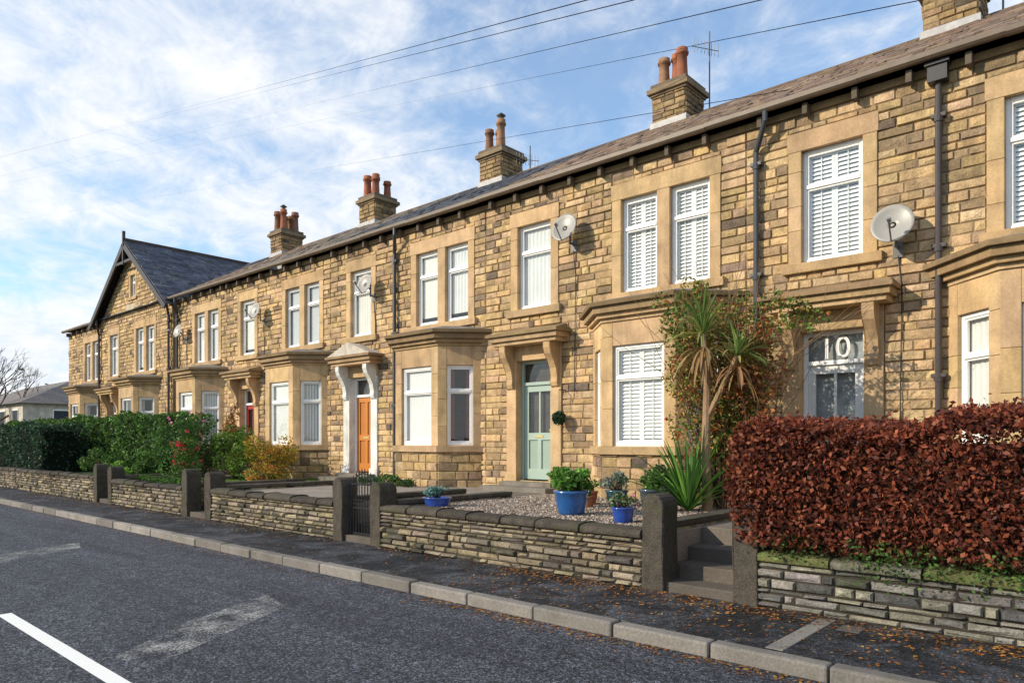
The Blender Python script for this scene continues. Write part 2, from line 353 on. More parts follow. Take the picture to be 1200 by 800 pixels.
def chimney(H,x,npots=3,Y=16.1,zb=9.0,zt=10.3,seed=1,wx=.9,wy=.95):
    rr=random.Random(seed); x0,x1,y0,y1=x-wx/2,x+wx/2,Y-wy/2,Y+wy/2
    st=H['chimney']
    H['mortar'].box(x0,x1,y0,y1,zb-.3,zt,(.16,.125,.085))
    for fr,l in((FR(x0,y0,1,0),wx),(FR(x1,y0,0,1),wy),(FR(x1,y1,-1,0),wx),(FR(x0,y1,0,-1),wy)):
        panel(st,fr.p,0,l,zb-.3,zt-.0,rh=(.11,.15),ln=(.2,.4),seed=seed,dk=.62)
    t=H['trim']
    t.box(x0-.05,x1+.05,y0-.05,y1+.05,zt,zt+.06,(.20,.15,.10)); t.box(x0-.11,x1+.11,y0-.11,y1+.11,zt+.06,zt+.18,(.24,.18,.11)); t.box(x0-.04,x1+.04,y0-.04,y1+.04,zt+.18,zt+.3,(.16,.125,.09))
    H['lead'].box(x0-.05,x1+.05,y0-.05,y1+.05,zb-.1,zb+.64,(.42,.41,.40))
    zz=zt+.3
    pos=[(-.24,-.27),(.05,-.12),(.27,-.3),(.2,.28),(-.2,.28)][:npots]
    for (dx,dy) in pos:
        h=rr.uniform(.6,.9); r=rr.uniform(.125,.15); c=rr.choice([(.34,.13,.07),(.28,.11,.065),(.3,.17,.1),(.22,.12,.08)])
        H['pots'].lathe((x+dx,Y+dy,zz),[(r*1.1,0),(r*1.05,.05),(r*.92,h*.5),(r*.88,h*.78),(r*1.15,h*.8),(r*1.2,h*.87),(r*1.0,h*.9),(r*1.05,h),(r*.8,h),(r*.75,h*.6)],14,c)
        if rr.random()<.35: H['pots'].lathe((x+dx,Y+dy,zz+h),[(r*.6,0),(r*.6,.1),(r*1.1,.12),(r*.1,.22)],12,(.12,.11,.1))
RP={'brown':[((.22,.15,.10),3),((.16,.11,.075),2),((.27,.195,.13),1)],'dark':[((.062,.068,.085),3),((.045,.05,.062),2),((.09,.095,.11),1)],'grey':[((.17,.14,.11),3),((.12,.10,.085),2),((.21,.18,.14),1)]}
EZ=7.02; RY=16.1; RZ=9.75
def mainroof(H,x0,x1,kind):
    sl=Vector((0,RY-(F-.28),RZ-EZ)); L=sl.length; sl.normalize(); nn=Vector((0,-sl.z,sl.y))
    def P(u,v,w): q=Vector((u,F-.28,EZ))+sl*v+nn*w; return tuple(q)
    H['mortar'].add([P(x0,0,0),P(x1,0,0),P(x1,L,0),P(x0,L,0)],[(0,1,2,3)],(.03,.028,.025))
    panel(H['roof'],P,x0,x1,0,L,rh=(.2,.26),ln=(.25,.45),gap=.006,dep=(.008,.045),pal=RP[kind],seed=11,inset=.004,jit=.006)
    H['roof'].add([(x0,RY,RZ),(x1,RY,RZ),(x1,RY+5,EZ),(x0,RY+5,EZ)],[(0,1,2,3)],(.06,.055,.05))
    x=x0
    while x<x1-.05:
        xe=min(x+.45,x1); H['trim'].add([(x+.005,RY-.16,RZ-.05),(xe-.005,RY-.16,RZ-.05),(xe-.005,RY,RZ+.07),(x+.005,RY,RZ+.07),(x+.005,RY+.16,RZ-.05),(xe-.005,RY+.16,RZ-.05)],[(0,1,2,3),(3,2,5,4)],(.16,.11,.07)); x=xe
def eaves(H,x0,x1,Y=F):
    t=H['trim']; fr=FR(0,Y,1,0)
    t.fbox(fr,x0,x1,6.84,6.95,-.1,.05,tcol(.6))
    x=x0+.25
    while x<x1-.1:
        t.fbox(fr,x,x+.08,6.77,6.94,.05,.2,(.13,.105,.08)); x+=.72
    g=H['iron']
    prof2=[(.20,7.05),(.2,6.985),(.235,6.955),(.3,6.955),(.335,6.985),(.34,7.05)]
    x=x0
    while x<x1-.01:
        xe=min(x+1.8,x1); dz=random.uniform(-.006,.006)
        vs=[fr.p(x,z+dz,w) for w,z in prof2]+[fr.p(xe,z+dz,w) for w,z in prof2]; m=len(prof2)
        g.add(vs,[tuple(range(m)),tuple(range(m,2*m))[::-1]]+[(i,(i+1)%m,(i+1)%m+m,i+m) for i in range(m)],(.17,.13,.095)); x=xe
def downpipe(H,x,Y=F,col=(.05,.04,.04),hopper=False,top=6.95,bot=.8):
    g=H['iron']; y=Y-.1
    if hopper: g.box(x-.12,x+.12,Y-.2,Y-.03,6.68,6.9,(.03,.03,.035)); g.box(x-.15,x+.15,Y-.23,Y-.02,6.9,6.94,(.03,.03,.035)); g.cyl((x,y,bot),(x,y,6.68),.042,.042,10,col)
    else:
        g.cyl((x+.22,Y-.27,7.0),(x+.22,Y-.27,6.8),.045,.045,10,col); g.cyl((x+.22,Y-.27,6.82),(x,y,6.42),.045,.045,10,col); g.cyl((x,y,6.45),(x,y,bot),.045,.045,10,col)
    z=6.2
    while z>1: g.box(x-.09,x+.09,Y-.13,Y-.0,z,z+.05,col); g.cyl((x,y,z-.06),(x,y,z+.02),.056,.056,10,col); z-=1.8
MATK={'wall':('stone','wall_stonework'),'mortar':('mortar','wall_core'),'trim':('trim','dressed_stone_trim'),'frame':('paint','window_frames'),
 'glass':('glass','window_glass'),'room':('dark','window_rooms'),'blind':('blind','blinds'),'roof':('slate','roof_slates'),'iron':('iron','gutters_and_pipes'),
 'pots':('clay','chimney_pots'),'chimney':('stone','chimney_stack'),'door':('door','front_door'),'lead':('lead','lead_flashing')}
def finish(H,name='stone_terraced_house'):
    e=empty(name)
    for k,mb in H.items():
        m,n=MATK[k]; mb.build(n,M[m],e,smooth=(k=='pots'),bevel=.008 if k in('trim','frame') else 0)
    return e
MC=(.25,.19,.12)
def house(x0,x1,sx,bx,roof,st_s,st_d,st_b,doorcol,dstyle=0,glazed=True,chim=None,pots=3,cs=1,pipes=(),hoppers=()):
    H=House(); fr=FR(0,F,1,0); holes=[]
    if sx is not None:
        upwin(H,fr,sx,1,st_s,holes); door(H,fr,sx,doorcol,holes,dstyle,glazed)
    upwin(H,fr,bx,2,st_d,holes)
    holes.append(bay(H,bx-.12,F,st_b))
    holegrid(H['mortar'],fr,x0,x1,0,6.95,holes,MC)
    panel(H['wall'],fr.p,x0,x1,.4,6.83,holes,seed=3)
    eaves(H,x0,x1); mainroof(H,x0,x1,roof)
    if chim is not None: chimney(H,chim,pots,seed=cs)
    for p in pipes: downpipe(H,p,col=(.05,.055,.065))
    for p in hoppers: downpipe(H,p,hopper=True,col=(.06,.05,.05))
    return finish(H)
house(1.0,7.0,2.35,5.4,'brown','blind','blind',['blind']*3,(.3,.05,.04))
hA=house(-5.0,1.0,-3.65,-.55,'brown','shutter','shutter',['blind','blind','blind'],(.72,.72,.69),3,True,-2.85,2,2,pipes=(-4.8,),hoppers=(-2.2,))
hB=house(-11.0,-5.0,-9.6,-6.55,'brown','blind','shutter',['shutter']*3,(.32,.42,.36),2,True,-8.85,3,3)
hC=house(-17.0,-11.0,-15.6,-12.45,'dark','blind','blind',['curtain','blind','curtain'],(.5,.18,.03),1,False,-14.9,3,4,pipes=(-14.1,))
hD=house(-23.05,-17.0,-21.65,-18.45,'grey','blind','vert',['blind','blind','vert'],(.35,.03,.03),0,True,-21.05,4,5)
hE=house(-27.05,-23.05,None,-24.55,'brown','blind','blind',['blind','blind','vert'],(.1,.1,.1),0,True,-27.3,5,6,pipes=(-26.75,))
def gabled():
    H=House(); Y=F-.12; fr=FR(0,Y,1,0); holes=[]; x0,x1=-34.6,-27.05; cx=(x0+x1)/2; ap=9.75; ez=6.9
    upwin(H,fr,-29.6,2,'blind',holes); upwin(H,fr,-32.9,1,'blind',holes); door(H,fr,-32.9,(.1,.12,.1),holes)
    holes.append(bay(H,-29.7,Y,['blind','curtain','curtain']))
    window(H,fr,cx-.25,cx+.25,7.6,8.5,'curtain'); t=H['trim']
    t.fbox(fr,cx-.4,cx-.25,7.6,8.5,-.2,.03,tcol()); t.fbox(fr,cx+.25,cx+.4,7.6,8.5,-.2,.03,tcol()); t.fbox(fr,cx-.45,cx+.45,8.5,8.68,-.2,.04,tcol()); t.fbox(fr,cx-.45,cx+.45,7.48,7.6,-.2,.08,tcol())
    t.fbox(fr,cx-.8,cx+.8,6.95,7.35,-.02,.03,(.5,.42,.3))
    hole2=holes+[(cx-.4,cx+.4,7.48,8.68)]
    holegrid(H['mortar'],fr,x0,x1,0,ez,holes,MC)
    hw=(x1-x0)/2; n=30
    for i in range(n):
        for s in(-1,1):
            a,b=hw*i/n,hw*(i+1)/n
            za=ez+(ap-ez)*(1-a/hw); zb=ez+(ap-ez)*(1-b/hw); lo=ez
            if b<=.26:
                H['mortar'].add([fr.p(cx+s*a,ez,0),fr.p(cx+s*b,ez,0),fr.p(cx+s*b,7.6,0),fr.p(cx+s*a,7.6,0)],[(0,1,2,3)],MC); lo=8.5
            H['mortar'].add([fr.p(cx+s*a,lo,0),fr.p(cx+s*b,lo,0),fr.p(cx+s*b,zb,0),fr.p(cx+s*a,za,0)],[(0,1,2,3)],MC)
    def ur(v,vt):
        if vt<=ez: return x0,x1
        k=max(0,1-(vt-ez)/(ap-ez)); return cx-hw*k,cx+hw*k
    panel(H['wall'],fr.p,x0,x1,.4,ap-.1,hole2,seed=3,ur=ur)
    f2=FR(x1,Y,0,1); holegrid(H['mortar'],f2,0,.12,0,7,[],MC)
    yb=RY+.2; yf=Y-.38; ov=.3; rise=ap-ez
    for s in(-1,1):
        ex=cx+s*(hw+ov); ezz=ez-rise/hw*ov+.08; A=Vector((cx,yf,ap+.08)); E=Vector((ex,yf,ezz)); sv=(A-E); L=sv.length; sv.normalize()
        nn=Vector((s*sv.z,0,abs(sv.x)))
        def P(u,v,w,E=E,sv=sv,nn=nn): return tuple(E+Vector((0,u,0))+sv*v+nn*w)
        panel(H['roof'],P,0,yb-yf,0,L,rh=(.2,.26),ln=(.25,.4),gap=.006,dep=(.01,.03),pal=RP['dark'],seed=12,inset=.004,jit=.004,dk=1.4)
        H['mortar'].add([P(0,0,0),P(yb-yf,0,0),P(yb-yf,L,0),P(0,L,0)],[(0,1,2,3)],(.03,.03,.033))
        bb=H['door']
        q=[P(-.03,0,-.02),P(-.03,L,-.02),P(-.03,L,-.26),P(-.03,0,-.22),P(.03,0,-.02),P(.03,L,-.02),P(.03,L,-.26),P(.03,0,-.22)]
        bb.add(q,[(0,1,2,3),(4,7,6,5),(0,4,5,1),(3,2,6,7),(0,3,7,4),(1,5,6,2)],(.035,.03,.03))
    bb.box(cx-.045,cx+.045,yf-.04,yf+.06,ap-.9,ap+.45,(.035,.03,.03)); bb.box(cx-1.1,cx+1.1,yf-.02,yf+.05,ap-.85,ap-.75,(.035,.03,.03))
    H['trim'].box(cx-.08,cx+.08,yf,yb,ap+.06,ap+.17,(.09,.07,.06))
    downpipe(H,x0+.15,Y); downpipe(H,x1-.15,Y)
    mainroof(H,x0+.3,x1-.4,'dark')
    return finish(H)
gabled()
def endhouse():
    H=House(); fr=FR(0,F,1,0); holes=[]; x0,x1=-39.2,-34.6
    upwin(H,fr,-36.0,2,'blind',holes); holes.append(bay(H,-36.1,F,['blind','curtain','curtain']))
    holegrid(H['mortar'],fr,x0,x1,0,6.95,holes,MC); panel(H['wall'],fr.p,x0,x1,.4,6.83,holes,seed=3); eaves(H,x0,x1)
    hx=x0+3.5
    def tri(a): H['roof'].add(a,[tuple(range(len(a)))],(.12,.09,.07))
    tri([(x0,F-.28,EZ),(x1,F-.28,EZ),(x1,RY,RZ),(hx,RY,RZ)]); tri([(x0,F-.28,EZ),(hx,RY,RZ),(x0,RY+5,EZ)]); tri([(hx,RY,RZ),(x1,RY,RZ),(x1,RY+5,EZ),(x0,RY+5,EZ)])
    H['mortar'].add([(x0,F,0),(x0,RY+5,0),(x0,RY+5,7),(x0,F,7)],[(0,1,2,3)],MC)
    return finish(H)
endhouse()
r=MB(); r.add([(-39.2,RY+4.8,0),(7,RY+4.8,0),(7,RY+4.8,7),(-39.2,RY+4.8,7)],[(0,1,2,3)],MC); r.add([(7,F,0),(7,RY+4.8,0),(7,RY+4.8,7),(7,RY,RZ),(7,F,7)],[(0,1,2,3,4)],MC)
r.build('rear_wall',M['mortar'],hE)
cu=bpy.data.curves.new('number','FONT'); cu.body='10'; cu.size=.48; cu.extrude=.004; cu.align_x='CENTER'
cu.materials.append(M['num']); no=bpy.data.objects.new('house_number',cu); sc.collection.objects.link(no); no.parent=hA
no.location=(-3.65,F+.145,3.0); no.rotation_euler=(math.radians(90),0,0)
# ---------------------------------------------------------------- ground, road, pavement
def sheet(name,x0,x1,y0,y1,z,mat,col=(.1,.1,.1)):
    m=MB(); m.add([(x0,y0,z),(x1,y0,z),(x1,y1,z),(x0,y1,z)],[(0,1,2,3)],col); return m.build(name,mat)
sheet('ground',-1500,1500,-1500,1500,-.03,M['soil'],(.06,.085,.035))
sheet('road',-600,300,-1.5,5.24,0,M['road'])
m=MB(); m.box(-300,100,5.38,6.8,-.02,.12,(.05,.05,.05)); m.build('pavement',M['pave'])
m=MB(); m.box(-300,100,-4,-1.5,-.02,.12,(.05,.05,.05)); m.build('pavement',M['pave'])
m=MB(); x=-120
while x<20:
    l=.91; k=random.uniform(.6,1.15); z=.12+random.uniform(-.008,.006); y=5.23+random.uniform(-.008,.008)
    m.box(x+.008,x+l-.008,y,5.382,-.02,z,(.25*k,.23*k,.205*k)); x+=l
m.build('kerb',M['paving'],bevel=.02)
m=MB(); m.add([(-8.45,1.83,.004),(-3.9,1.83,.004),(-3.9,1.95,.004),(-8.45,1.95,.004)],[(0,1,2,3)],(1,1,1))
m.add([(-17.5,1.83,.004),(-13,1.83,.004),(-13,1.95,.004),(-17.5,1.95,.004)],[(0,1,2,3)],(1,1,1)); m.build('road_centre_line',M['line'])
m=MB()
for ox in(0,-6.2,-12.4): m.add([(-7.35+ox,4.1,.005),(-6.65+ox,3.9,.005),(-5.6+ox,2.15,.005),(-6.1+ox,2.1,.005),(-6.75+ox,2.9,.005)],[(0,1,2,3,4)],(1,1,1))
m.build('worn_road_marking',M['worn'])
m=MB(); m.box(-2.22,-2.08,5.39,6.6,.0,.126,(.2,.19,.17)); m.build('drain_channel',M['paving'],bevel=.006)
m=MB(); m.box(-1.98,-1.8,6.3,6.5,.0,.127,(.1,.1,.1)); m.build('utility_cover',M['iron'])
# gardens
G=[(-3.95,-3.0),(-9.75,-8.8),(-15.4,-14.35),(-20.8,-19.8)]
def gbox(name,x0,x1,z,mat,col): m=MB(); m.box(x0,x1,6.9,F+.02,0,z,col); return m.build(name,mat)
gbox('garden_bed',-3.0,8,.62,M['soil'],(.06,.05,.03))
gv=gbox('gravel_garden',-8.8,-3.95,.70,M['gravel'],(.36,.31,.26))
gbox('paved_garden',-14.35,-9.75,.70,M['paving'],(.25,.22,.19))
gbox('lawn',-19.8,-15.4,.68,M['soil'],(.08,.15,.03))
gbox('lawn',-60,-20.8,.68,M['soil'],(.05,.09,.03))
for a,b in G:
    m=MB()
    for i,(y0,y1) in enumerate([(6.72,7.05),(7.05,7.4),(7.4,7.75),(7.75,F-.35)]):
        m.box(a,b,y0,y1,0,.22+.15*i if i<3 else .71,(.10,.085,.07) if i<3 else (.17,.145,.12))
    m.build('garden_steps',M['paving'],bevel=.012)
WP=[((.29,.24,.165),3),((.23,.195,.135),3),((.165,.14,.10),2.4),((.37,.31,.21),1.2),((.10,.088,.07),1.3)]
WPR=[((.28,.265,.225),3),((.22,.21,.18),3),((.155,.15,.13),2.3),((.36,.34,.28),1),((.10,.10,.09),1.1)]
def gwall(x0,x1,zt,cop=True,name='garden_wall',pal=WP,moss=0,cc=(.07,.06,.048)):
    e=empty(name); st=MB(); co=MB(); cp=MB()
    co.box(x0,x1,6.7,6.98,.0,zt,(.05,.042,.033))
    panel(st,FR(0,6.7,1,0).p,x0,x1,.12,zt,rh=(.045,.1),ln=(.1,.42),gap=.016,dep=(.0,.05),pal=pal,seed=int(x0*10)+99,inset=.014,jit=.012)
    for fr in(FR(x1,6.7,0,1),FR(x0,6.98,0,-1)): panel(st,fr.p,0,.28,.12,zt,rh=(.06,.1),ln=(.14,.3),gap=.012,dep=(.0,.02),pal=pal,seed=4)
    if cop:
        x=x0
        while x<x1-.05:
            l=random.uniform(.55,.95); xe=min(x+l,x1)
            if x1-xe<.3: xe=x1
            h=zt+random.uniform(.085,.12); k=random.uniform(.7,1.3); c=(cc[0]*k,cc[1]*k,cc[2]*k)
            if random.random()<moss: c=(.12,.13,.05)
            dy=random.uniform(-.015,.015); n=7; P=[]
            for xx in(x+.008,xe-.008):
                P+=[(xx,6.655+dy,zt+.004)]+[(xx,6.84-.19*math.cos(math.pi*i/n)+dy,zt+.045+(h-zt-.045)*math.sin(math.pi*i/n)**.6) for i in range(n+1)]+[(xx,7.03+dy,zt+.004)]
            q=n+3; cp.add(P,[tuple(range(q)),tuple(range(q,2*q))[::-1]]+[(i,(i+1)%q,(i+1)%q+q,i+q) for i in range(q)],c); x=xe
        cp.build('coping_stones',M['wallstone'],e,bevel=.01)
    st.build('wall_stones',M['wallstone'],e); co.build('wall_core',M['mortar'],e)
gwall(-8.67,-4.1,.66); gwall(-14.22,-9.88,.66); gwall(-19.67,-15.53,.66); gwall(-34,-20.93,.72); gwall(-60,-34.1,.62)
gwall(-2.83,6,.56,True,'garden_wall',WPR,.4,(.17,.16,.125))
def post(x,h=1.12,w=.26,k=1):
    m=MB(); n=8; y0,y1=6.66,6.98; P=[]
    prof=[(x-w/2,.1),(x-w/2,h*.35),(x-w/2,h*.6),(x-w/2,h-w*.45)]+[(x-w/2*math.cos(math.pi*i/n),h-w*.45+w*.5*math.sin(math.pi*i/n)) for i in range(1,n)]+[(x+w/2,h-w*.45),(x+w/2,h*.6),(x+w/2,h*.35),(x+w/2,.1)]
    for y in(y0,y1): P+=[(a+random.uniform(-.009,.009),y+random.uniform(-.01,.01),b) for a,b in prof]
    q=len(prof); m.add(P,[tuple(range(q))[::-1],tuple(range(q,2*q))]+[(i,(i+1)%q,(i+1)%q+q,i+q) for i in range(q)],(.075*k,.065*k,.052*k))
    m.build('stone_gatepost',M['wallstone'],bevel=.014)
for a,b in G: post(a-.02,1.12 if a<-4 else 1.14); post(b+.02 if b<-4 else b+.06,1.08)
m=MB(); c=MB(); s=MB()
for x in(-4.12,-8.72,-9.9,-14.3,-15.5,-19.7,-20.9):
    c.box(x-.09,x+.09,6.99,9.6,.1,.74,(.05,.042,.033))
    y=6.99
    while y<9.6: ye=min(y+.7,9.6); k=random.uniform(.8,1.2); m.box(x-.12,x+.12,y+.004,ye-.004,.74,.81,(.09*k,.08*k,.065*k)); y=ye
    panel(s,FR(x+.09,6.99,0,1).p,0,2.6,.12,.74,rh=(.07,.11),ln=(.15,.4),pal=WP,dep=(0,.03),seed=8); panel(s,FR(x-.09,9.6,0,-1).p,0,2.6,.12,.74,rh=(.07,.11),ln=(.15,.4),pal=WP,dep=(0,.03),seed=8)
panel(s,FR(-2.99,9.6,0,-1).p,0,2.7,.12,.62,rh=(.07,.11),ln=(.15,.4),pal=WP,dep=(0,.03),seed=8)
e=empty('garden_path_wall'); m.build('coping',M['wallstone'],e,bevel=.01); c.build('core',M['mortar'],e); s.build('stones',M['wallstone'],e)
def gate(a,b,y=6.82,ang=0,zb=.2,zt=1.05):
    m=MB(); c=(.02,.02,.022); w=b-a
    def q(u,z): return (a+u*math.cos(ang),y+u*math.sin(ang),z)
    n=9
    for i in range(n+1):
        u=w*i/n; top=zt+.18*math.sin(math.pi*i/n); m.cyl(q(u,zb),q(u,top),.009 if 0<i<n else .018,.009 if 0<i<n else .018,6,c)
        if 0<i<n: m.cyl(q(u,top),q(u,top+.07),.016,.001,6,c)
    for z in(zb+.05,zb+.45,zt-.02): m.cyl(q(0,z),q(w,z),.013,.013,6,c)
    for i in range(n):
        m.cyl(q(w*i/n,zt+.18*math.sin(math.pi*i/n)-.02),q(w*(i+1)/n,zt+.18*math.sin(math.pi*(i+1)/n)-.02),.012,.012,6,c)
    for i in range(n):
        cx=w*(i+.5)/n
        for k in range(8): t0,t1=2*math.pi*k/8,2*math.pi*(k+1)/8; m.cyl(q(cx+.035*math.cos(t0),zb+.55+.035*math.sin(t0)),q(cx+.035*math.cos(t1),zb+.55+.035*math.sin(t1)),.006,.006,4,c)
    m.build('iron_garden_gate',M['iron'])
gate(-9.62,-8.95)
# ---------------------------------------------------------------- foliage
def leafmesh(name,P,size,cols,parent=None,wr=.55,mat='leaf',updir=None,fold=.12):
    n=len(P); a=np.random.normal(size=(n,3))
    if updir is not None: a=a*.6+np.array(updir)
    a/=np.linalg.norm(a,axis=1)[:,None]; b=np.cross(a,np.random.normal(size=(n,3))); b/=np.linalg.norm(b,axis=1)[:,None]; c=np.cross(a,b)
    s=np.asarray(size).reshape(-1,1)*np.ones((n,1))
    V=np.stack([P-a*s*.5,P+b*s*wr*.5+c*s*fold,P+a*s*.5,P-b*s*wr*.5+c*s*fold],1).reshape(-1,3)
    me=bpy.data.meshes.new(name); me.vertices.add(4*n); me.vertices.foreach_set('co',V.ravel().astype(np.float32))
    me.loops.add(4*n); me.loops.foreach_set('vertex_index',np.arange(4*n,dtype=np.int32))
    me.polygons.add(n); me.polygons.foreach_set('loop_start',np.arange(0,4*n,4,dtype=np.int32))
    try: me.polygons.foreach_set('loop_total',np.full(n,4,dtype=np.int32))
    except Exception: pass
    me.update(calc_edges=True)
    C=np.ones((n,4)); C[:,:3]=cols; at=me.attributes.new('Col','FLOAT_COLOR','CORNER'); at.data.foreach_set('color',np.repeat(C,4,axis=0).ravel().astype(np.float32))
    me.materials.append(M[mat]); ob=bpy.data.objects.new(name,me); sc.collection.objects.link(ob)
    if parent: ob.parent=parent
    return ob
def pick(pal,n):
    pal=np.array(pal); c=pal[np.random.randint(0,len(pal),n)]; return c*np.random.uniform(.7,1.3,(n,1))
def lump(p,f=2.2,a=.09): return a*(np.sin(p[:,0]*f*1.3+p[:,2]*f)+np.sin(p[:,1]*f*1.7+p[:,0]*f*.6+1)+.7*np.sin(p[:,2]*f*2.3+p[:,0]*f*1.9+2))/2
def hedge(name,x0,x1,y0,y1,z0,z1,n,size,pal,core=(.02,.02,.01),lumpa=.09):
    e=empty(name); dx,dy,dz=x1-x0,y1-y0,z1-z0
    ar=np.array([dx*dz,dx*dz*.4,dx*dy*1.3,dy*dz,dy*dz]); f=np.random.choice(5,n,p=ar/ar.sum()); u=np.random.rand(n,3)
    P=np.stack([x0+u[:,0]*dx,y0+u[:,1]*dy,z0+u[:,2]*dz],1); dep=np.abs(np.random.normal(0,.08,n))-.03
    out=np.random.rand(n)<.02; dep[out]-=np.random.rand(out.sum())*.1
    nr=np.zeros((n,3))
    for k,(ax,val,sg) in enumerate([(1,y0,-1),(1,y1,1),(2,z1,1),(0,x0,-1),(0,x1,1)]):
        s=f==k; P[s,ax]=val; nr[s,ax]=sg
    c=np.array([(x0+x1)/2,(y0+y1)/2,(z0+z1)/2])
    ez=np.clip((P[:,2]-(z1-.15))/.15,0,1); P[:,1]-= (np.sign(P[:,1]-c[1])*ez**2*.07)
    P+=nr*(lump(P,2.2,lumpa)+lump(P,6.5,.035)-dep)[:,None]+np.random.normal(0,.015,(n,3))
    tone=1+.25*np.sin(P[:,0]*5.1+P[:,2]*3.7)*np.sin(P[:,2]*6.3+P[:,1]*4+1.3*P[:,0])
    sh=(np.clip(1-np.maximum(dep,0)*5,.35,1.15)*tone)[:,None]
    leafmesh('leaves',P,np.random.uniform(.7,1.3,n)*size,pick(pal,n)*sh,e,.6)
    m=MB(); i=.18; m.box(x0+i,x1-i,y0+i,y1-i,z0-.1,z1-i,core); m.build('dark_core',M['bark'],e)  # plain dark box filling the hedge behind its leaf shell
    return e
BE=[(.20,.05,.026),(.25,.07,.032),(.14,.034,.022),(.31,.10,.045),(.10,.028,.02),(.23,.055,.03)]
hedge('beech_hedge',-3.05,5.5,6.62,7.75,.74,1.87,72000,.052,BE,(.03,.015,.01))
GR=[(.06,.14,.025),(.085,.19,.035),(.045,.105,.02),(.11,.23,.04)]
GD=[(.03,.075,.04),(.045,.1,.045),(.02,.055,.03)]
hedge('privet_hedge',-40,-22.2,8.9,10.1,.66,2.55,30000,.10,GR,(.01,.02,.008),.12)
hedge('conifer_hedge',-50,-27.6,7.1,8.6,.6,2.25,26000,.1,GD,(.01,.015,.01),.15)
def shrub(name,c,r,n,size,pal,k=14,parent=None,spread=.33,flowers=None,updir=None,stems=True):
    e=parent or empty(name); c=np.array(c,float); r=np.array(r,float)
    d=np.random.normal(size=(k,3)); d/=np.linalg.norm(d,axis=1)[:,None]; cc=d*np.random.uniform(.35,.9,(k,1))
    cb=np.random.uniform(.65,1.25,k)
    i=np.random.randint(0,k,n); q=np.random.normal(size=(n,3)); q/=np.linalg.norm(q,axis=1)[:,None]
    P=c+(cc[i]+q*spread*np.random.uniform(.3,1,(n,1))**.5)*r
    P[:,2]=np.maximum(P[:,2],c[2]-r[2]*1.0)
    leafmesh('leaves',P,np.random.uniform(.6,1.3,n)*size,pick(pal,n)*cb[i][:,None],e,updir=updir)
    if stems:
        m=MB(); base=Vector((c[0],c[1],c[2]-r[2]))
        for j in range(k): m.cyl(base+Vector((random.uniform(-.05,.05),random.uniform(-.05,.05),0)),Vector(c+cc[j]*r),.012,.005,5,(.09,.06,.04),False)
        m.build('stems',M['bark'],e)
    if flowers:
        nf,fc,fs=flowers; i=np.random.randint(0,k,nf); q=np.random.normal(size=(nf,3)); q/=np.linalg.norm(q,axis=1)[:,None]
        P=c+(cc[i]+q*spread*1.05)*r; P=np.repeat(P,5,axis=0)+np.random.normal(0,fs*.35,(nf*5,3)); leafmesh('flowers',P,fs,pick(fc,nf*5),e,.9)
    return e
def straps(m,c,n,L,w,pal,droop=1.0,elmin=-.2,elmax=1.4):
    for _ in range(n):
        az=random.uniform(0,2*math.pi); el=random.uniform(elmin,elmax); l=L*random.uniform(.6,1.1); ww=w*random.uniform(.7,1.2)
        p=Vector(c); d=Vector((math.cos(az)*math.cos(el),math.sin(az)*math.cos(el),math.sin(el))); sd=Vector((-math.sin(az),math.cos(az),0))
        col=random.choice(pal); k=random.uniform(.7,1.25); col=tuple(x*k for x in col); pts=[]; S=6
        for i in range(S+1):
            t=i/S; hw=ww*(math.sin(math.pi*min(1,t*.9+.12))**.6)*.5+.002; nrm=d.cross(sd)
            pts+=[p-sd*hw,p-nrm*hw*.4,p+sd*hw]; p=p+d*(l/S); d=(d+Vector((0,0,-.16*droop*(.4+t)))).normalized()
        m.add(pts,[(3*i+j,3*i+j+1,3*i+j+4,3*i+j+3) for i in range(S) for j in(0,1)],col)
# cordyline with climber
e=empty('cordyline_palm'); m=MB(); pts=[Vector((-4.75,9.5,.65)),Vector((-4.78,9.5,1.6)),Vector((-4.74,9.48,2.6)),Vector((-4.80,9.45,3.25))]
for i in range(3): m.cyl(pts[i],pts[i+1],.075-.012*i,.065-.012*i,9,(.30,.20,.12),False)
m.cyl(pts[1]+Vector((0,0,.4)),Vector((-4.28,9.45,2.9)),.042,.036,7,(.30,.20,.12)); m.build('trunk',M['bark'],e)
m=MB(); CP=[(.13,.22,.05),(.19,.28,.07),(.09,.16,.04),(.3,.3,.09)]
straps(m,(-4.80,9.45,3.25),65,.74,.038,CP,1.7); straps(m,(-4.80,9.45,3.05),46,.7,.036,[(.36,.25,.11),(.3,.18,.08)],2.6,-.9,.2)
straps(m,(-4.28,9.45,2.9),50,.64,.036,CP,1.7); straps(m,(-4.28,9.45,2.75),34,.6,.034,[(.38,.25,.11),(.32,.17,.08)],2.8,-1,.1); m.build('strap_leaves',M['leaf'],e)
m=MB(); straps(m,(-4.95,9.3,.72),95,1.25,.05,[(.07,.19,.03),(.12,.27,.04),(.06,.15,.03)],.9,.5,1.5); m.build('flax_plant',M['leaf'])
AU=[(.20,.24,.05),(.27,.27,.06),(.38,.18,.05),(.36,.25,.06),(.13,.20,.04),(.42,.12,.05),(.17,.26,.05)]
e=shrub('climbing_rose',(-4.8,10.0,2.5),(1.0,.45,1.75),8200,.07,AU,84,spread=.2,flowers=(34,[(.45,.03,.02),(.5,.08,.03)],.05))
shrub('',(-4.15,9.9,2.3),(.5,.4,1.35),2600,.065,[(.42,.14,.05),(.45,.20,.08),(.3,.12,.05),(.19,.2,.05)],30,parent=e,spread=.24)
shrub('',(-5.4,10.1,3.7),(.6,.35,.7),1400,.07,GR+AU,20,parent=e,spread=.26,stems=False)
shrub('',(-4.1,10.1,3.6),(1.0,.3,.4),800,.065,GR+AU,18,parent=e,spread=.22,stems=False)
m=MB()
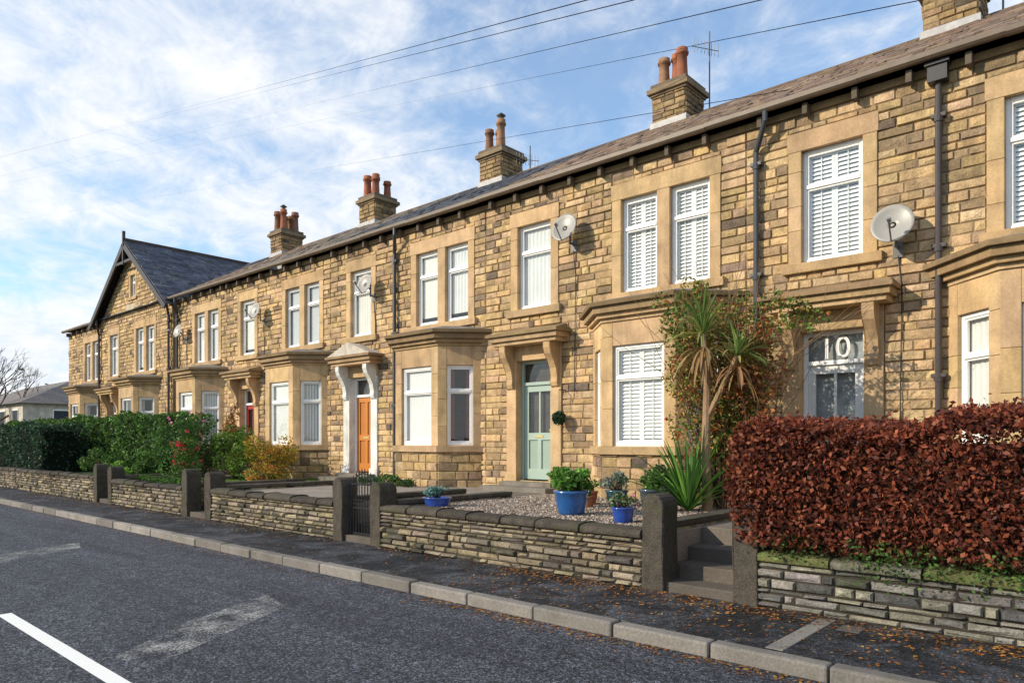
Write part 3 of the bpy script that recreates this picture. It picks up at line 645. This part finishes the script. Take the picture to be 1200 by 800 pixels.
for _ in range(60):
    p=Vector((-4.75+random.uniform(-.3,.3),10.2+random.uniform(-.3,.2),.7)); d=Vector((random.uniform(-.25,.25),random.uniform(-.1,.1),1))
    for i in range(10):
        q=p+d*.38; m.cyl(p,q,.009-.0007*i,.0085-.0007*i,5,(.24,.16,.09),False); p=q; d=(d+Vector((random.uniform(-.3,.3),random.uniform(-.15,.15),random.uniform(-.15,.05)))).normalized()
        if p.z>4.3: break
m.build('climber_stems',M['bark'],e)
n=8000; P=np.stack([np.random.uniform(-2.9,5,n),np.random.uniform(6.58,6.95,n),np.random.uniform(.6,.84,n)],1); P[:,2]-= (np.random.rand(n)**3)*.22*(P[:,0]>-1.9); P[:,1]-=.02
P=P[(np.sin(P[:,0]*3.1)+np.sin(P[:,0]*7.3+1)+np.random.normal(0,.6,len(P)))>-.5]
leafmesh('ivy_ground_cover',P,.045,pick([(.07,.15,.03),(.10,.19,.035),(.05,.11,.025)],len(P)))
n=20000; P=np.stack([np.random.uniform(-8.6,-4.25,n),np.random.uniform(7.05,10.6,n),np.full(n,.706)],1)
leafmesh('gravel_stones',P,np.random.uniform(.02,.045,n),pick([(.5,.43,.36),(.42,.35,.29),(.56,.51,.45),(.34,.29,.25),(.45,.33,.25)],n),gv,.9,'gravel')
def pot(name,c,r,h,col,mat,plant=None):
    e=empty(name); m=MB(); m.lathe(c,[(r*.1,0),(r*.72,0),(r*.8,h*.15),(r*.95,h*.6),(r*.98,h*.85),(r*1.08,h*.9),(r*1.08,h),(r*.92,h),(r*.9,h*.85),(0.01,h*.85)],24,col); m.build('pot',M[mat],e,smooth=True)
    if plant:
        pr,ph,pal,sz,n,fl=plant; shrub('',(c[0],c[1],c[2]+h+ph*.8),(pr,pr,ph),n,sz,pal,12,parent=e,spread=.45,flowers=fl)
    return e
BL=(.02,.07,.35); BL2=(.015,.09,.28)
gz=.70
pot('blue_glazed_pot',(-5.95,7.85,gz),.23,.34,BL2,'glaze',(.32,.2,[(.12,.28,.04),(.17,.36,.06),(.08,.2,.03)],.09,900,None))
pot('blue_glazed_pot',(-4.88,7.5,gz),.14,.2,BL,'glaze',(.17,.1,GR+[(.3,.32,.3)],.045,400,(14,[(.6,.1,.25),(.7,.5,.55)],.03)))
pot('blue_glazed_pot',(-8.25,7.45,gz),.21,.15,BL,'glaze',(.2,.09,[(.14,.32,.3),(.25,.42,.38),(.08,.2,.14)],.05,500,None))
pot('terracotta_pot',(-6.7,9.3,gz),.14,.22,(.38,.13,.06),'clay',(.16,.12,GR,.05,200,None))
pot('ceramic_pot',(-6.2,9.35,gz),.17,.26,(.03,.09,.11),'glaze',(.2,.16,[(.2,.27,.25),(.1,.17,.12)],.06,300,None))
pot('ceramic_pot',(-5.75,9.9,gz),.22,.32,(.04,.04,.05),'glaze',(.28,.2,GD+GR,.07,500,None))
pot('ceramic_pot',(-5.35,9.0,gz),.19,.33,(.05,.07,.08),'glaze',(.22,.15,GR,.06,400,None))
pot('terracotta_pot',(-6.45,8.9,gz),.12,.18,(.36,.14,.07),'clay',(.13,.1,GR,.05,150,(8,[(.5,.03,.03)],.03)))
e=empty('hanging_topiary_ball'); P=np.random.normal(size=(900,3)); P=P/np.linalg.norm(P,axis=1)[:,None]*np.random.uniform(.09,.145,(900,1))+np.array([-8.78,F-.22,2.18]); leafmesh('leaves',P,.05,pick(GD,900),e)
m=MB(); m.cyl((-8.78,F-.22,2.3),(-8.78,F-.22,2.75),.006,.006,5,(.02,.02,.02)); m.cyl((-8.78,F-.22,2.75),(-8.78,F,2.75),.01,.01,5,(.02,.02,.02)); m.cyl((-8.78,F,2.75),(-8.78,F,2.55),.01,.01,5,(.02,.02,.02)); m.build('bracket',M['iron'],e)
shrub('flowering_shrub',(-20.3,8.9,1.6),(1.0,.9,1.0),4200,.1,GR+[(.04,.11,.06)],30,flowers=(20,[(.75,.15,.35),(.8,.35,.45)],.08))
shrub('flowering_shrub',(-18.2,7.9,1.25),(.6,.5,.7),1700,.07,GR,18,flowers=(50,[(.65,.04,.05),(.7,.08,.12)],.06))
shrub('laurel_bush',(-18.9,9.6,1.45),(.9,.8,.85),3200,.09,[(.12,.23,.03),(.17,.3,.04),(.09,.17,.03)],24)
shrub('autumn_shrub',(-17.6,9.9,1.35),(.8,.7,.7),2400,.07,[(.42,.28,.03),(.5,.34,.04),(.2,.28,.03),(.45,.14,.02)],20)
shrub('autumn_shrub',(-16.0,8.7,.98),(.5,.5,.32),1100,.06,[(.46,.33,.04),(.33,.3,.04),(.55,.15,.04)],12)
shrub('copper_shrub',(-20.9,10.6,1.7),(.6,.4,1.1),2000,.08,[(.34,.07,.03),(.17,.16,.03),(.36,.14,.04)],18)
shrub('garden_shrub',(-22.4,8.4,1.1),(.7,.6,.5),1800,.08,GR,14)
shrub('garden_shrub',(-24.6,8.0,1.05),(1.0,.5,.45),1800,.08,GR,14)
shrub('garden_shrub',(-21.8,7.6,.95),(.6,.35,.3),1000,.07,[(.17,.36,.04),(.12,.26,.03)],12)
shrub('garden_shrub',(-16.8,9.0,.85),(.8,.4,.2),900,.06,GR,14)
shrub('garden_shrub',(-12.9,10.35,.85),(.6,.15,.16),500,.05,GR,10)
hedge('box_hedge',-14.2,-12.3,10.2,10.5,.68,.86,1500,.05,GD+GR,(.01,.02,.01),.02)
hedge('box_hedge',-19.5,-15.7,7.15,7.4,.66,.82,2500,.05,GR,(.01,.02,.01),.03)
n=6500; xs=np.where(np.random.rand(n)<.5,np.random.uniform(-6,2,n),np.random.uniform(-26,3,n)); t=np.random.rand(n); ys=np.where(t<.45,6.68-np.abs(np.random.normal(0,.25,n)),np.where(t<.75,np.random.uniform(5.4,6.65,n),5.2-np.abs(np.random.normal(0,.12,n))))
zs=np.where(ys>5.385,.128,np.where(ys<5.23,.008,.135)); P=np.stack([xs,ys,zs],1)
ob=leafmesh('fallen_leaves',P,np.random.uniform(.02,.058,n),pick([(.32,.15,.04),(.42,.24,.06),(.2,.08,.03),(.36,.12,.03)],n),None,.7)
me=ob.data; co=np.zeros(len(me.vertices)*3,dtype=np.float32); me.vertices.foreach_get('co',co); co=co.reshape(-1,4,3); zc=P[:,2][:,None]; co[:,:,2]=zc+np.clip((co[:,:,2]-zc)*.25,-.004,.02); me.vertices.foreach_set('co',co.ravel())
# ---------------------------------------------------------------- dishes, aerials, wires
def dish(x,z,r=.32,nrm=(.1,-1,.3)):
    e=empty('satellite_dish'); n=Vector(nrm).normalized(); a=n.cross(Vector((0,0,1))).normalized(); b=a.cross(n); C=Vector((x,F-.36,z)); m=MB()
    vs=[C-n*.05];R=6;S=24;fs=[]
    for k in range(1,R+1):
        rr=r*k/R
        for i in range(S): t=2*math.pi*i/S; vs.append(C+a*math.cos(t)*rr*.95+b*math.sin(t)*rr+n*(-.05+.06*(k/R)**2))
    for i in range(S): fs.append((0,1+i,1+(i+1)%S))
    for k in range(R-1):
        for i in range(S): fs.append((1+k*S+i,1+k*S+(i+1)%S,1+(k+1)*S+(i+1)%S,1+(k+1)*S+i))
    m.add(vs,fs,(.32,.31,.28)); o=m.build('reflector',M['paint'],e,smooth=True)
    s=o.modifiers.new('s','SOLIDIFY'); s.thickness=.012
    m=MB(); c=(.12,.12,.12); f=C+n*.33-b*.1; m.cyl(C-b*r,f,.012,.012,6,c); m.cyl(f,f-n*.1,.03,.03,8,(.3,.3,.3)); m.cyl(C-n*.05,C+Vector((0,.2,-.12)),.02,.02,6,c); m.cyl(C+Vector((0,.2,.1)),C+Vector((0,.2,-.3)),.02,.02,8,c); m.cyl(C+Vector((0,.2,-.25)),Vector((x,F,z-.3)),.02,.02,6,c); m.box(x-.07,x+.07,F-.045,F-.02,z-.42,z-.2,c)
    pp=[Vector((x,F-.05,z-.4)),Vector((x+.05,F-.045,z-.9)),Vector((x+.02,F-.045,z-3.2))]
    for i in range(2): m.cyl(pp[i],pp[i+1],.009,.009,5,(.02,.02,.02))
    m.build('arm_and_bracket',M['iron'],e)
dish(-2.72,4.78,.29); dish(-8.55,5.9,.29); dish(-15.0,5.75,.27); dish(-20.6,5.75,.27); dish(-26.1,5.7,.25)
def aerial(x,y,z0,h,yagi=True):
    m=MB(); c=(.12,.12,.12); m.cyl((x,y,z0),(x,y,z0+h),.02,.017,6,c); t=z0+h-.1
    m.cyl((x-.25,y-.45,t-.35),(x+.1,y+.3,t-.3),.01,.01,5,c)
    for i in range(8):
        k=-.4+i*.09; m.cyl((x+k*.5,y+k,t-.5),(x+k*.5,y+k,t-.16),.006,.006,4,c)
    m.build('tv_aerial',M['iron'])
aerial(-8.1,16.3,9.5,2.3); aerial(-13.9,16.3,9.4,1.2); aerial(-2.1,16.3,9.5,1.9)
def wire(p0,p1,r=.011,ext=0):
    cu=bpy.data.curves.new('overhead_wire','CURVE'); cu.dimensions='3D'; cu.bevel_depth=r; cu.bevel_resolution=1
    p0=Vector(p0);p1=Vector(p1); s=cu.splines.new('POLY'); K=80; s.points.add(K)
    for i in range(K+1):
        t=i/K*(1+ext); p=p0.lerp(p1,t); s.points[i].co=(p.x,p.y,p.z,1); s.points[i].radius=min(1,max(.10,(t-.80)*5))
    cu.materials.append(M['wire']); o=bpy.data.objects.new('overhead_wire',cu); sc.collection.objects.link(o)
A=(-70.2,-2.5)
wire((A[0],A[1],13.9),(-9.4,13.06,11.63),ext=.35); wire((A[0],A[1],14.4),(-8.62,13.76,11.63),ext=.35)
wire((A[0],A[1],13.5),(-6.41,15.7,11.63),ext=.35); wire((A[0],A[1],13.7),(-3.77,18.1,11.63),ext=.35); wire((A[0],A[1],11.9),(-4.75,13.2,8.16),.007)
m=MB(); m.cyl((A[0],A[1],0),(A[0],A[1],14.8),.16,.1,10,(.1,.075,.05)); m.box(A[0]-.06,A[0]+.06,A[1]-1,A[1]+1,14.3,14.42,(.1,.075,.05)); m.build('utility_pole',M['bark'])
# ---------------------------------------------------------------- far left background
e=empty('distant_cottage'); m=MB(); x0,x1,y0,y1=-84,-62,15,24
m.box(x0,x1,y0,y1,-.02,4.6,(.55,.5,.42)); m.build('walls',M['trim'],e)
m=MB(); m.add([(x0-.4,y0-.4,4.6),(x1+.4,y0-.4,4.6),(x1+.4,y1+.4,4.6),(x0-.4,y1+.4,4.6),(x0+4,(y0+y1)/2,6.8),(x1-4,(y0+y1)/2,6.8)],[(0,1,5,4),(1,2,5),(2,3,4,5),(3,0,4),(0,3,2,1)],(.16,.14,.125)); m.build('roof',M['slate'],e)
m=MB(); g=MB()
for i in range(6):
    x=x0+1.5+i*3.6; m.box(x-.08,x+1.48,y0-.05,y0+.05,2.6,4.2,WH); g.box(x,x+.66,y0-.07,y0-.06,2.7,4.1,(.05,.06,.07)); g.box(x+.74,x+1.4,y0-.07,y0-.06,2.7,4.1,(.05,.06,.07))
for i in range(2):
    y=y0+2+i*4; m.box(x1-.05,x1+.05,y-.08,y+1.48,2.6,4.2,WH); g.box(x1+.06,x1+.07,y,y+1.4,2.7,4.1,(.05,.06,.07))
m.build('window_frames',M['paint'],e); g.build('window_panes',M['dark'],e)
def baretree(x,y,h,seed):
    random.seed(seed); m=MB()
    def br(p,d,l,r,dep):
        q=p
        for i in range(3):
            q2=q+d*(l/3); m.cyl(q,q2,r*(1-.12*i),r*(1-.12*(i+1)),5 if dep>3 else 3,(.13,.095,.07),False); q=q2; d=(d+Vector((random.gauss(0,.12),random.gauss(0,.12),.04))).normalized()
        if dep==0: return
        for k in range(random.choice([2,3,3])):
            a=random.uniform(.3,.75); ax=Vector((random.gauss(0,1),random.gauss(0,1),random.gauss(0,.4))).normalized()
            nd=(Matrix.Rotation(a,3,ax)@d); nd=(nd+Vector((0,0,.12))).normalized(); br(q,nd,l*random.uniform(.62,.85),r*.6,dep-1)
    br(Vector((x,y,0)),Vector((0,0,1)),h*.26,h*.022,6); m.build('bare_tree',M['bark'])
baretree(-59,13.0,11.5,5); baretree(-66,12.5,10,8)
n=9000; cx=np.random.uniform(-170,-90,n); P=np.stack([cx,np.random.normal(38,8,n)+ (cx+90)*-.1,np.abs(np.random.normal(0,1,n))],1)
P[:,2]=np.random.rand(n)*(6.5+2*np.sin(cx*.4)+1.5*np.sin(cx*.9+1)); leafmesh('distant_trees',P,1.1,pick([(.07,.07,.03),(.05,.07,.03),(.12,.08,.04)],n))
# ---------------------------------------------------------------- light & sky
SE=math.radians(26); az=math.radians(35)
s=Vector((-math.sin(az)*math.cos(SE),-math.cos(az)*math.cos(SE),math.sin(SE)))
L=bpy.data.lights.new('sun','SUN'); L.energy=5.0; L.angle=math.radians(.6); L.color=(1,.87,.68); lo=bpy.data.objects.new('sun',L); sc.collection.objects.link(lo); lo.rotation_euler=s.to_track_quat('Z','Y').to_euler()
w=bpy.data.worlds.new('World'); sc.world=w; w.use_nodes=True; nt=w.node_tree; nt.nodes.clear(); nd,lk=nt.nodes,nt.links
out=N(nd,'ShaderNodeOutputWorld'); bg=N(nd,'ShaderNodeBackground'); bg.inputs['Strength'].default_value=.15
sk=N(nd,'ShaderNodeTexSky',sky_type='NISHITA'); sk.sun_disc=False; sk.sun_elevation=SE; sk.sun_rotation=math.atan2(s.x,s.y); sk.air_density=1.3; sk.dust_density=.3; sk.ozone_density=2.5
tint=N(nd,'ShaderNodeVectorMath',operation='MULTIPLY'); lk.new(sk.outputs[0],tint.inputs[0]); tint.inputs[1].default_value=(1.05,1.3,1.5)
tc=N(nd,'ShaderNodeTexCoord'); sx=N(nd,'ShaderNodeSeparateXYZ'); lk.new(tc.outputs['Generated'],sx.inputs[0])
zz=mth(nd,lk,'ADD',mth(nd,lk,'MAXIMUM',sx.outputs[2],0),.32)
cb=N(nd,'ShaderNodeCombineXYZ'); lk.new(mth(nd,lk,'DIVIDE',sx.outputs[0],zz),cb.inputs[0]); lk.new(mth(nd,lk,'DIVIDE',sx.outputs[1],zz),cb.inputs[1])
n1=noise(nd,lk,cb.outputs[0],1.5,7,.55,.2); n2=noise(nd,lk,cb.outputs[0],8,6,.65,.4)
cm=mth(nd,lk,'ADD',mth(nd,lk,'MULTIPLY',n1,.72),mth(nd,lk,'MULTIPLY',n2,.28))
hz=mrange(nd,lk,sx.outputs[2],.05,.6,.12,-.02)
mask=N(nd,'ShaderNodeMapRange',interpolation_type='SMOOTHSTEP'); lk.new(mth(nd,lk,'ADD',cm,hz),mask.inputs['Value'])
mask.inputs['From Min'].default_value=.42; mask.inputs['From Max'].default_value=.63; mask.inputs['To Min'].default_value=.16; mask.inputs['To Max'].default_value=.97
mx=N(nd,'ShaderNodeMix',data_type='RGBA'); lk.new(mask.outputs[0],mx.inputs[0]); lk.new(tint.outputs[0],mx.inputs[6])
cr=N(nd,'ShaderNodeMix',data_type='RGBA'); lk.new(mrange(nd,lk,n2,.35,.65,0,1),cr.inputs[0]); cr.inputs[6].default_value=(5.4,5.9,6.6,1); cr.inputs[7].default_value=(7.0,7.05,7.1,1); lk.new(cr.outputs[2],mx.inputs[7])
lk.new(mx.outputs[2],bg.inputs['Color']); lk.new(bg.outputs[0],out.inputs[0])
# ---------------------------------------------------------------- camera
cd=bpy.data.cameras.new('camera'); cd.sensor_width=36; cd.lens=835/1200*36; cd.shift_y=118/1200; cd.clip_end=4000; cd.clip_start=.05
c=bpy.data.objects.new('camera',cd); sc.collection.objects.link(c); c.location=(0,0,1.7); c.rotation_euler=(math.radians(90),0,math.atan2(.668,.744)); sc.camera=c
sc.view_settings.view_transform='Standard'; sc.view_settings.look='None'; sc.view_settings.exposure=0
